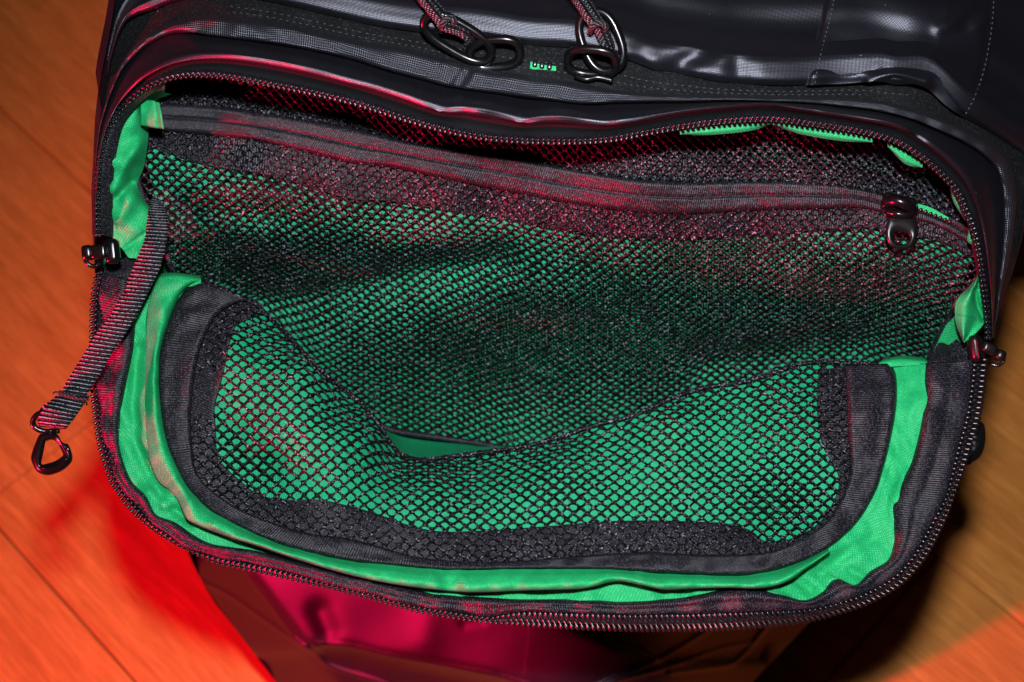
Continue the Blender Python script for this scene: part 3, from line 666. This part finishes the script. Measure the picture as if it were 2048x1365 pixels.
TE = [(205, 545), (196, 600), (193, 680), (194, 772), (199, 830), (205, 870), (213, 900), (222, 935), (236, 965), (250, 987), (264, 1003), (285, 1027), (305, 1050), (335, 1068), (372, 1096), (434, 1115), (479, 1124), (560, 1140), (680, 1174), (748, 1190), (817, 1210), (885, 1221), (971, 1234), (1005, 1229), (1056, 1223), (1159, 1227), (1262, 1230), (1380, 1228), (1451, 1226), (1587, 1222), (1639, 1216), (1690, 1202), (1724, 1190), (1776, 1162), (1810, 1131), (1834, 1098), (1861, 1048), (1889, 997), (1902, 949), (1914, 898), (1932, 833), (1942, 765), (1946, 720)]
FZ = [(190, 548), (181, 600), (179, 680), (180, 772), (186, 830), (191, 869), (197, 900), (206, 930), (217, 961), (228, 981), (241, 1000), (256, 1019), (276, 1039), (310, 1066), (352, 1092), (430, 1127), (478, 1138), (547, 1154), (616, 1170), (700, 1190), (748, 1202), (817, 1222), (900, 1238), (981, 1248), (1022, 1251), (1090, 1257), (1227, 1263), (1378, 1264), (1451, 1262), (1519, 1257), (1622, 1244), (1690, 1226), (1741, 1208), (1793, 1179), (1827, 1149), (1861, 1104), (1895, 1036), (1912, 985), (1930, 939), (1943, 898), (1960, 844), (1970, 782), (1976, 720)]
BOUT = [(404, 563), (376, 577), (356, 601), (342, 632), (328, 673), (320, 707), (318, 748), (320, 799), (325, 840), (328, 860), (336, 891), (345, 915), (356, 939), (372, 968), (391, 992), (420, 1020), (479, 1052), (547, 1083), (616, 1103), (700, 1121), (748, 1126), (851, 1135), (919, 1138), (1022, 1136), (1125, 1136), (1227, 1138), (1313, 1144), (1416, 1148), (1485, 1149), (1553, 1138), (1605, 1121), (1656, 1096), (1690, 1069), (1724, 1031), (1752, 980), (1765, 939), (1776, 898), (1789, 833), (1793, 782), (1789, 744), (1775, 728)]
BIN = [(492, 600), (452, 612), (428, 634), (407, 673), (393, 714), (384, 765), (380, 816), (379, 850), (381, 880), (385, 915), (390, 942), (411, 973), (462, 1011), (530, 1042), (616, 1069), (700, 1080), (783, 1103), (851, 1119), (954, 1126), (1056, 1123), (1193, 1112), (1296, 1107), (1348, 1110), (1451, 1112), (1519, 1109), (1570, 1096), (1622, 1069), (1656, 1042), (1683, 1001), (1697, 966), (1703, 925), (1700, 885), (1698, 816), (1696, 765), (1692, 732)]
GIN = [(520, 620), (486, 640), (469, 655), (455, 700), (445, 748), (434, 790), (428, 816), (430, 850), (434, 911), (450, 935), (472, 956), (513, 988), (564, 1000), (633, 1001), (684, 1011), (748, 1028), (817, 1052), (885, 1065), (988, 1062), (1090, 1055), (1193, 1046), (1296, 1043), (1380, 1045), (1451, 1049), (1502, 1063), (1533, 1085), (1587, 1076), (1639, 1045), (1673, 990), (1676, 949), (1649, 898), (1638, 850), (1635, 782), (1640, 740)]
# outer shell of the flap (black coated), then lining
fl = patch('flap', [(outset(TE, 0), .006), (lerp(TE, TIN, .8), .012), (lerp(TIN, BIN, .6), .022), (GIN, .040), (shift(HEM, 0, 6), .060)], 300, 40, DM if False else DF, M['coat'], bag, [wrinkle(.001, 150, 33)])
lin_w = [wrinkle(.0030, 130, 35), wrinkle(.0010, 45, 36), ridge([(275, 700), (268, 800), (278, 900), (320, 990)], .0045, 14), ridge([(1745, 1120), (1700, 1090), (1640, 1090)], -.0035, 30), ridge([(1640, 1150), (1690, 1110), (1740, 1080)], .003, 16), ridge([(1800, 1000), (1810, 900), (1830, 800)], -.003, 16), ridge([(330, 1010), (300, 985)], -.003, 12), ridge([(350, 1020), (380, 1045)], .004, 10), ridge([(1620, 1180), (1560, 1150), (1500, 1160)], .003, 12), ridge([(1700, 1140), (1730, 1160)], .003, 10)]
patch('flap_lining', [(lerp(TE, TIN, .6), .0035), (TIN, .0022), (lerp(TIN, BOUT, .35), .0035), (lerp(TIN, BOUT, .7), .0030), (BOUT, .0022), (BIN, .0035)], 460, 44, DF, M['green'], fl, lin_w, .0005)
# rolled fold of the lining beside the binding
FRO = [(318, 556), (303, 590), (292, 640), (293, 700), (290, 760), (291, 830), (296, 900), (306, 940), (322, 968), (345, 985), (362, 1010), (376, 1040), (445, 1070), (513, 1092), (599, 1121), (690, 1148), (783, 1168), (885, 1181), (954, 1185), (1056, 1181), (1159, 1178), (1200, 1170), (1227, 1163), (1250, 1164), (1290, 1172), (1330, 1180), (1380, 1178), (1451, 1176), (1519, 1177), (1570, 1166), (1610, 1140), (1660, 1105)]
BO2 = BOUT[:BOUT.index((1656, 1096)) + 1]
def roll(t, oa, ob):
    a = np.array(lerp(BO2, FRO, t, 80)); k = 1 / (1 + np.exp((a[:, 1] - 1015) / 18)); k[a[:, 0] > 700] = 0
    return [(x, y, ob + (oa - ob) * w_) for (x, y), w_ in zip(a, k)]
patch('lining_fold', [(shift(BO2, 2, -4), .0020), (roll(.15, -.0055, -.0035), 0), (roll(.4, -.0082, -.0090), 0), (roll(.75, -.0042, -.0120), 0), (roll(1, .0, -.0085), 0), (roll(.93, .003, .0010), 0)], 420, 30, DF, M['green'], fl, [wrinkle(.0014, 80, 37), wrinkle(.0009, 40, 38), ridge([(360, 960), (380, 985)], .002, 10), ridge([(885, 1150), (910, 1175)], .0025, 14), ridge([(1230, 1150), (1228, 1165)], .003, 16)])
for e_, d_ in (([[(1757, 735), (1800, 733), (1856, 730)], [(1760, 724), (1800, 718), (1853, 722)], [(1775, 716), (1805, 712), (1850, 716)]], .648), ([[(272, 575), (330, 580), (402, 570)], [(300, 558), (350, 553), (402, 558)], [(312, 548), (350, 546), (398, 552)]], .634)):
    patch('lining_corner', [(e_[0], 0), (e_[1], .003), (e_[2], .018)], 40, 16, lambda x, y, d_=d_: np.full(np.shape(x), d_), M['green'], fl, [wrinkle(.0012, 50, 61)])
# dark inner facing under the net edge, and green cloth under the net
DBk = lambda x, y: DM(x, y) + .0016 + .0008 * np.sin(x / 120 - y / 150) + .006 * np.exp(-((x - 1570) / 90) ** 2 - ((y - 1010) / 70) ** 2) + .0045 * np.exp(-((x - 490) / 80) ** 2 - ((y - 930) / 80) ** 2)
patch('net_backing', [(BIN, .001), (lerp(BIN, HEM, .3), .001), (lerp(BIN, HEM, .6), .001), (lerp(BIN, HEM, .9), .0025), (HEM, .004), (shift(HEM, 0, 3), .012)], 320, 70, DBk, M['green2'], fl, [wrinkle(.0004, 130, 39)])
patch('inner_facing', [(BIN, .0002), (lerp(BIN, GIN, .5), -.0002), (GIN, -.0003), (lerp(BIN, GIN, .97), .0012)], 320, 14, DBk, M['bind'], fl)
def DMm(x, y): return DM(x, y) + wr_f(x, y)
wr_f = wrinkle(.0012, 200, 41)
poly_f = [tuple(p) for p in spline(BIN, 120)] + [tuple(p) for p in spline(HEM[2:-1], 120)[::-1]]
net('flap_net', poly_f, lambda x: 1105 + 0 * x + 14 * np.sin((x - 400) / 420), DMm, 27.0, .0052, M['net'], fl, skew=0, hole=.83, hgt=.0003)
s = spline(HEM, 160); tube('net_hem', un(s[:, 0], s[:, 1], DM(s[:, 0], s[:, 1]) - .0005), .0009, M['net'], fl, seg=8)
patch('binding', [(shift(BOUT, 0, 0), .0020), (lerp(BOUT, BIN, .06), -.0032), (lerp(BOUT, BIN, .3), -.0038), (lerp(BOUT, BIN, .6), -.0036), (lerp(BOUT, BIN, .8), -.0034), (lerp(BOUT, BIN, .95), -.0030), (lerp(BOUT, BIN, 1.03), -.0008)], 400, 24, lambda x, y: np.minimum(DF(x, y), DM(x, y)), M['bind'], fl, [wrinkle(.0006, 50, 43)], .0006)

# flap zip: tape and individual teeth
tw = [wrinkle(.0016, 70, 45)]
ftape = patch('flap_zipper', [(lerp(TIN, TE, -.05), .0012), (lerp(TIN, TE, .06), -.0016), (lerp(TIN, TE, .3), -.0028), (lerp(TIN, TE, .6), -.0024), (lerp(TIN, TE, .85), -.0020), (TE, -.0006), (lerp(TIN, TE, .95), .0020)], 460, 30, DF, M['tape'], bag, tw + [ridge(lerp(TIN, TE, .5), .0004, 4)], .0004)
patch('coil_cord', [(lerp(TE, FZ, -.15), .0016), (lerp(TE, FZ, .1), .0012), (lerp(TE, FZ, .5), .0004), (lerp(TE, FZ, .62), .0022)], 360, 8, DF, M['tape'], ftape)
tf = tooth_frames(TE, FZ, lambda x, y: DF(x, y) - .0012, lambda x, y: DF(x, y) - .0012, 10.6)
for i, m in enumerate(tf):
    o = bpy.data.objects.new('zipper_tooth', TM); COL.objects.link(o); o.parent = ftape; o.matrix_local = m
print('teeth', len(tf))
# dark tape ends that run from the sliders into the corners
patch('tape_end', [([(212, 525), (235, 520), (258, 512), (292, 480)], .004), ([(205, 560), (232, 560), (262, 552), (296, 520)], .002), ([(200, 610), (230, 612), (262, 600), (285, 570)], .003)], 40, 24, lambda x, y: DF(x, y), M['tape'], bag, [wrinkle(.001, 40, 47)])
patch('tape_end', [([(1894, 640), (1906, 668), (1926, 690), (1950, 700), (1975, 690)], .012), ([(1890, 660), (1896, 700), (1912, 730), (1940, 740), (1972, 735)], .010), ([(1855, 728), (1876, 716), (1905, 722), (1935, 760), (1962, 775)], .004), ([(1853, 760), (1880, 765), (1905, 775), (1930, 790), (1950, 800)], .001)], 50, 30, lambda x, y: DF(x, y), M['tape'], bag, [wrinkle(.001, 40, 48)])

# ------------------------------------------------------------------ webbing strap and clip
SLft = [(306, 395), (298, 418), (294, 445), (291, 474), (279, 508), (263, 543), (251, 577), (236, 604), (219, 635), (192, 669), (174, 700), (154, 731), (133, 765), (120, 788), (86, 813), (74, 832)]
SRgt = [(318, 400), (333, 425), (336, 450), (335, 470), (330, 502), (320, 536), (304, 570), (287, 604), (270, 638), (246, 676), (222, 710), (205, 741), (185, 772), (172, 794), (157, 818), (137, 852)]
Sd = np.interp(np.linspace(0, 1, 16), [0, .1, .3, .5, .7, 1], [.640, .628, .616, .608, .602, .597])
stl = [(x, y, d) for (x, y), d in zip(SLft, Sd)]; srt = [(x, y, d) for (x, y), d in zip(SRgt, Sd + .001)]
def strip(name, a, b, mat, parent, n=330, m=9, t=.0009, bow=.0008):
    A = spline(a, n); B = spline(b, n); G = []
    for k in np.linspace(0, 1, m):
        q = A * (1 - k) + B * k; G.append(un(q[:, 0], q[:, 1], q[:, 2] - bow * math.sin(math.pi * k)))
    return grid_obj(name, np.array(G).transpose(1, 0, 2), mat, parent, t)
st = strip('webbing_strap', stl, srt, M['web'], bag)
# folded-back end sewn on top
la = [(122, 784, .5985), (104, 802, .596), (86, 820, .5935), (76, 840, .593), (80, 852, .597)]; lb = [(177, 795, .5985), (163, 816, .596), (148, 838, .594), (136, 853, .593), (131, 857, .597)]
strip('webbing_fold', la, lb, M['web'], st, 120, 9, .0011)
for a, b in (((118, 786, .597), (178, 797, .597)),): tube('fold_edge', ipath([a, ((a[0] + b[0]) / 2, (a[1] + b[1]) / 2 + 3, .5955), b], 14), .0011, M['cord'], st, seg=8)
for pts in ([(120, 787, .597), (112, 784, .5965), (106, 787, .597)], [(166, 800, .597), (172, 804, .5965), (174, 811, .597)], [(166, 800, .597), (168, 806, .5965), (167, 810, .597)]):
    tube('thread_end', ipath(pts, 6), .0004, M['cord'], st, seg=5)
clip_d = .597
clip = slab('swivel_clip', [(76, 874), (82, 867), (96, 864), (112, 868), (118, 873), (124, 884), (133, 889), (140, 898), (145, 913), (142, 926), (128, 940), (108, 949), (92, 951), (76, 945), (68, 934), (62, 917), (67, 896)], clip_d, .0042, M['metal'], bag,
            hole=[(91, 884), (99, 881), (108, 881), (116, 887), (121, 898), (126, 909), (123, 914), (111, 922), (96, 927), (83, 928), (86, 910), (89, 894)], n=72)
tube('clip_ring', ipath([(118, 862, clip_d), (98, 864, clip_d), (80, 861, clip_d - .001), (68, 853, clip_d - .0015), (66, 842, clip_d - .002), (73, 831, clip_d - .003), (84, 825, clip_d - .003), (94, 821, clip_d - .0015), (108, 826, clip_d + .002), (122, 846, clip_d + .004), (124, 856, clip_d + .003)], 50), .0012, M['metal'], clip, seg=12)
tube('clip_swivel', ipath([(97, 860, clip_d - .0003), (98, 866, clip_d), (98, 875, clip_d)], 8), [.0026, .0024, .0020, .0019, .0020, .0024, .0032, .0036], M['metal'], clip, seg=14, flat=.6)
tube('clip_gate', ipath([(131, 890, clip_d - .001), (136, 899, clip_d - .0014), (139, 909, clip_d - .001)], 10), .0010, M['metal'], clip, seg=10)
tube('clip_groove', ipath([(86, 936, clip_d - .0022), (98, 938, clip_d - .0023), (112, 935, clip_d - .0023), (128, 925, clip_d - .0021), (134, 917, clip_d - .002)], 20), .0006, M['metal'], clip, seg=8)

# ------------------------------------------------------------------ zip sliders
def rbox(name, c, size, rot, mat, parent, bev=.0012, seg=3):
    """rounded block at image point c=(x,y,d); size in m along local right/up/towards; rot = roll angle, plus pitch/yaw"""
    bm = bmesh.new(); bmesh.ops.create_cube(bm, size=1)
    bmesh.ops.scale(bm, vec=size, verts=bm.verts)
    bmesh.ops.bevel(bm, geom=list(bm.edges), offset=bev, segments=seg, affect='EDGES', profile=.6)
    me = bpy.data.meshes.new(name); bm.to_mesh(me); bm.free()
    B = Matrix((RT, UP, -FW)).transposed().to_4x4()
    Rm = Matrix.Rotation(rot[0], 4, 'Z') @ Matrix.Rotation(rot[1], 4, 'X') @ Matrix.Rotation(rot[2], 4, 'Y')
    p = un(np.array([c[0]]), np.array([c[1]]), np.array([c[2]]))[0]
    me.transform(Matrix.Translation(Vector(p)) @ B @ Rm)
    me.polygons.foreach_set('use_smooth', [True] * len(me.polygons)); me.update()
    o = link(name, me, mat, parent); return o
px = .62 / FPX
sl = rbox('zip_slider', (225, 503, .612), (27 * px, 50 * px, .007), (.10, 0, 0), M['metal'], bag, .0026, 4)
rbox('slider_bridge', (200, 504, .610), (30 * px, 28 * px, .0065), (.08, 0, 0), M['metal'], sl, .0014)
rbox('slider_puller', (177, 506, .611), (22 * px, 30 * px, .007), (.12, 0, 0), M['metal'], sl, .0020)
tube('puller_loop', ipath([(170, 520, .612), (178, 530, .612), (190, 533, .613), (200, 526, .614)], 12), .0010, M['metal'], sl, seg=8)
sr = rbox('zip_slider', (1951, 697, .640), (27 * px, 56 * px, .008), (.12, 0, 0), M['plastic'], bag, .0032, 4)
rbox('slider_bridge', (1977, 697, .636), (30 * px, 22 * px, .007), (-.35, 0, 0), M['plastic'], sr, .0016)
rbox('slider_puller', (1998, 711, .637), (21 * px, 24 * px, .008), (-.45, 0, 0), M['plastic'], sr, .0022)
tube('puller_loop', ipath([(1982, 728, .639), (1995, 732, .638), (2006, 724, .637), (2009, 714, .637)], 12), .0008, M['metal'], sr, seg=8)
# slider and pull on the inner pocket zip
di = float(DBm(1800., 420.)) - .006
si = rbox('pocket_zip_slider', (1797, 408, di), (70 * px, 36 * px, .006), (-.22, 0, 0), M['metal'], mp, .0024, 4)
tube('slider_arch', ipath([(1770, 404, di - .004), (1790, 402, di - .008), (1812, 410, di - .009), (1828, 424, di - .006)], 16), .0024, M['metal'], si, seg=12, flat=.7)
tube('slider_ring', ipath([(1774, 424, di - .005), (1795, 428, di - .008), (1818, 430, di - .008), (1830, 420, di - .006)], 14), .0016, M['metal'], si, seg=10)
slab('pull_tab', [(1778, 434), (1806, 431), (1830, 436), (1836, 452), (1834, 478), (1826, 494), (1806, 499), (1786, 496), (1775, 485), (1771, 462)], di - .006, .0022, M['plastic'], si,
     hole=[(1792, 464), (1806, 466), (1817, 471), (1819, 480), (1811, 488), (1798, 488), (1789, 481), (1788, 470)], n=48)
gz = patch('zip_gap_lining', [([(1836, 408), (1862, 416), (1898, 436)], -.0028), ([(1838, 418), (1862, 428), (1896, 440)], -.0028)], 20, 5, DBm, M['green'], mp)
s = spline([(1842, 420), (1868, 430), (1900, 444)], 7)
for x, y in s:
    rbox('zipper_coil_loop', (x, y, float(DBm(x, y)) - .0036), (7 * px, 7 * px, .0014), (.5, 0, 0), M['tooth'], gz, .0005, 2)

# ------------------------------------------------------------------ chain links and cords on the main zip
def chain(name, a, b, wid, r, d0, d1, parent, roll=0.0, n=72):
    """stadium-shaped link from a to b (image px), width wid px, wire radius r (m)"""
    a = np.array(a, float); b = np.array(b, float); ax = (b - a); L = np.linalg.norm(ax); ax /= L; nrm = np.array([-ax[1], ax[0]])
    P = []
    for i in range(n):
        t = i / n * TAU; c, s_ = math.cos(t), math.sin(t)
        e = math.copysign(abs(c) ** .75, c); g = math.copysign(abs(s_) ** .8, s_)
        q = (a + b) / 2 + ax * e * (L / 2) + nrm * g * wid / 2
        P.append((q[0], q[1], d0 + (d1 - d0) * (e + 1) / 2 + roll * g))
    P = np.array(P); return tube(name, un(P[:, 0], P[:, 1], P[:, 2]), r, M['metal'], parent, seg=14, closed=True)
chain('cord_ring', (851, 38), (980, 114), 56, .0019, .585, .5905, bag, .003)
chain('pull_ring', (940, 112), (1040, 103), 56, .0019, .592, .589, bag, .004)
chain('cord_ring', (1180, 26), (1225, 140), 74, .0019, .585, .588, bag, .002)
chain('pull_ring', (1135, 120), (1232, 128), 50, .0018, .588, .585, bag, .005)
tube('ring_tail', ipath([(1150, 152, .590), (1172, 159, .589), (1196, 155, .589), (1226, 162, .5885)], 16), .0012, M['metal'], bag, seg=8)
def cord(name, path, r, parent):
    path = [(x, y, d + .0085) for x, y, d in path]
    s = spline(path, 160); P = un(s[:, 0], s[:, 1], s[:, 2])
    me = tube_mesh(name, P, r * (1 + .05 * np.sin(np.arange(160) * 1.6)), seg=12); return link(name, me, M['cord'], parent)
cord('pull_cord', [(815, -60, .58), (838, -12, .576), (858, 14, .574), (876, 36, .573), (888, 52, .574), (912, 60, .576), (930, 70, .577), (938, 82, .582), (936, 98, .59)], .0022, bag)
cord('pull_cord', [(826, -60, .582), (852, -10, .578), (872, 14, .576), (890, 34, .575), (900, 50, .5765), (922, 56, .578), (940, 68, .579), (946, 84, .584)], .0020, bag)
cord('cord_knot', [(884, 62, .580), (886, 50, .571), (892, 40, .570), (901, 36, .5705), (909, 42, .572), (910, 54, .58)], .0013, bag)
cord('pull_cord', [(1128, -50, .582), (1150, -6, .578), (1166, 18, .575), (1180, 40, .573), (1196, 58, .574), (1204, 76, .575), (1212, 92, .577), (1214, 106, .586)], .0020, bag)
cord('pull_cord', [(1142, -50, .583), (1164, -8, .579), (1180, 16, .576), (1194, 38, .574), (1206, 56, .575), (1214, 74, .576), (1220, 92, .579), (1222, 104, .588)], .0020, bag)
cord('cord_knot', [(1180, 68, .580), (1184, 56, .571), (1192, 48, .569), (1204, 47, .569), (1212, 54, .571), (1213, 66, .58)], .0013, bag)
gd = sdep
patch('zip_gap_lining', [([(1061, 124), (1085, 130), (1112, 133)], 0), ([(1060, 138), (1085, 143), (1112, 144)], 0)], 16, 5, lambda x, y: np.full(np.shape(x), gd(1086, 134) - .0006), M['green'], zb)
for x, y in ((1070, 128), (1084, 131), (1099, 133)):
    rbox('zipper_coil_loop', (x, y, gd(1086, 134) - .0014), (9.5 * px, 13 * px, .0016), (-.15, 0, 0), M['tooth'], zb, .0007, 2)
# compression buckle on the right side
bd_ = .70
slab('side_buckle', [(1936, 850), (1952, 842), (1966, 846), (1971, 862), (1970, 890), (1962, 912), (1948, 924), (1930, 928)], .665, .008, M['plastic'], bag, n=40)
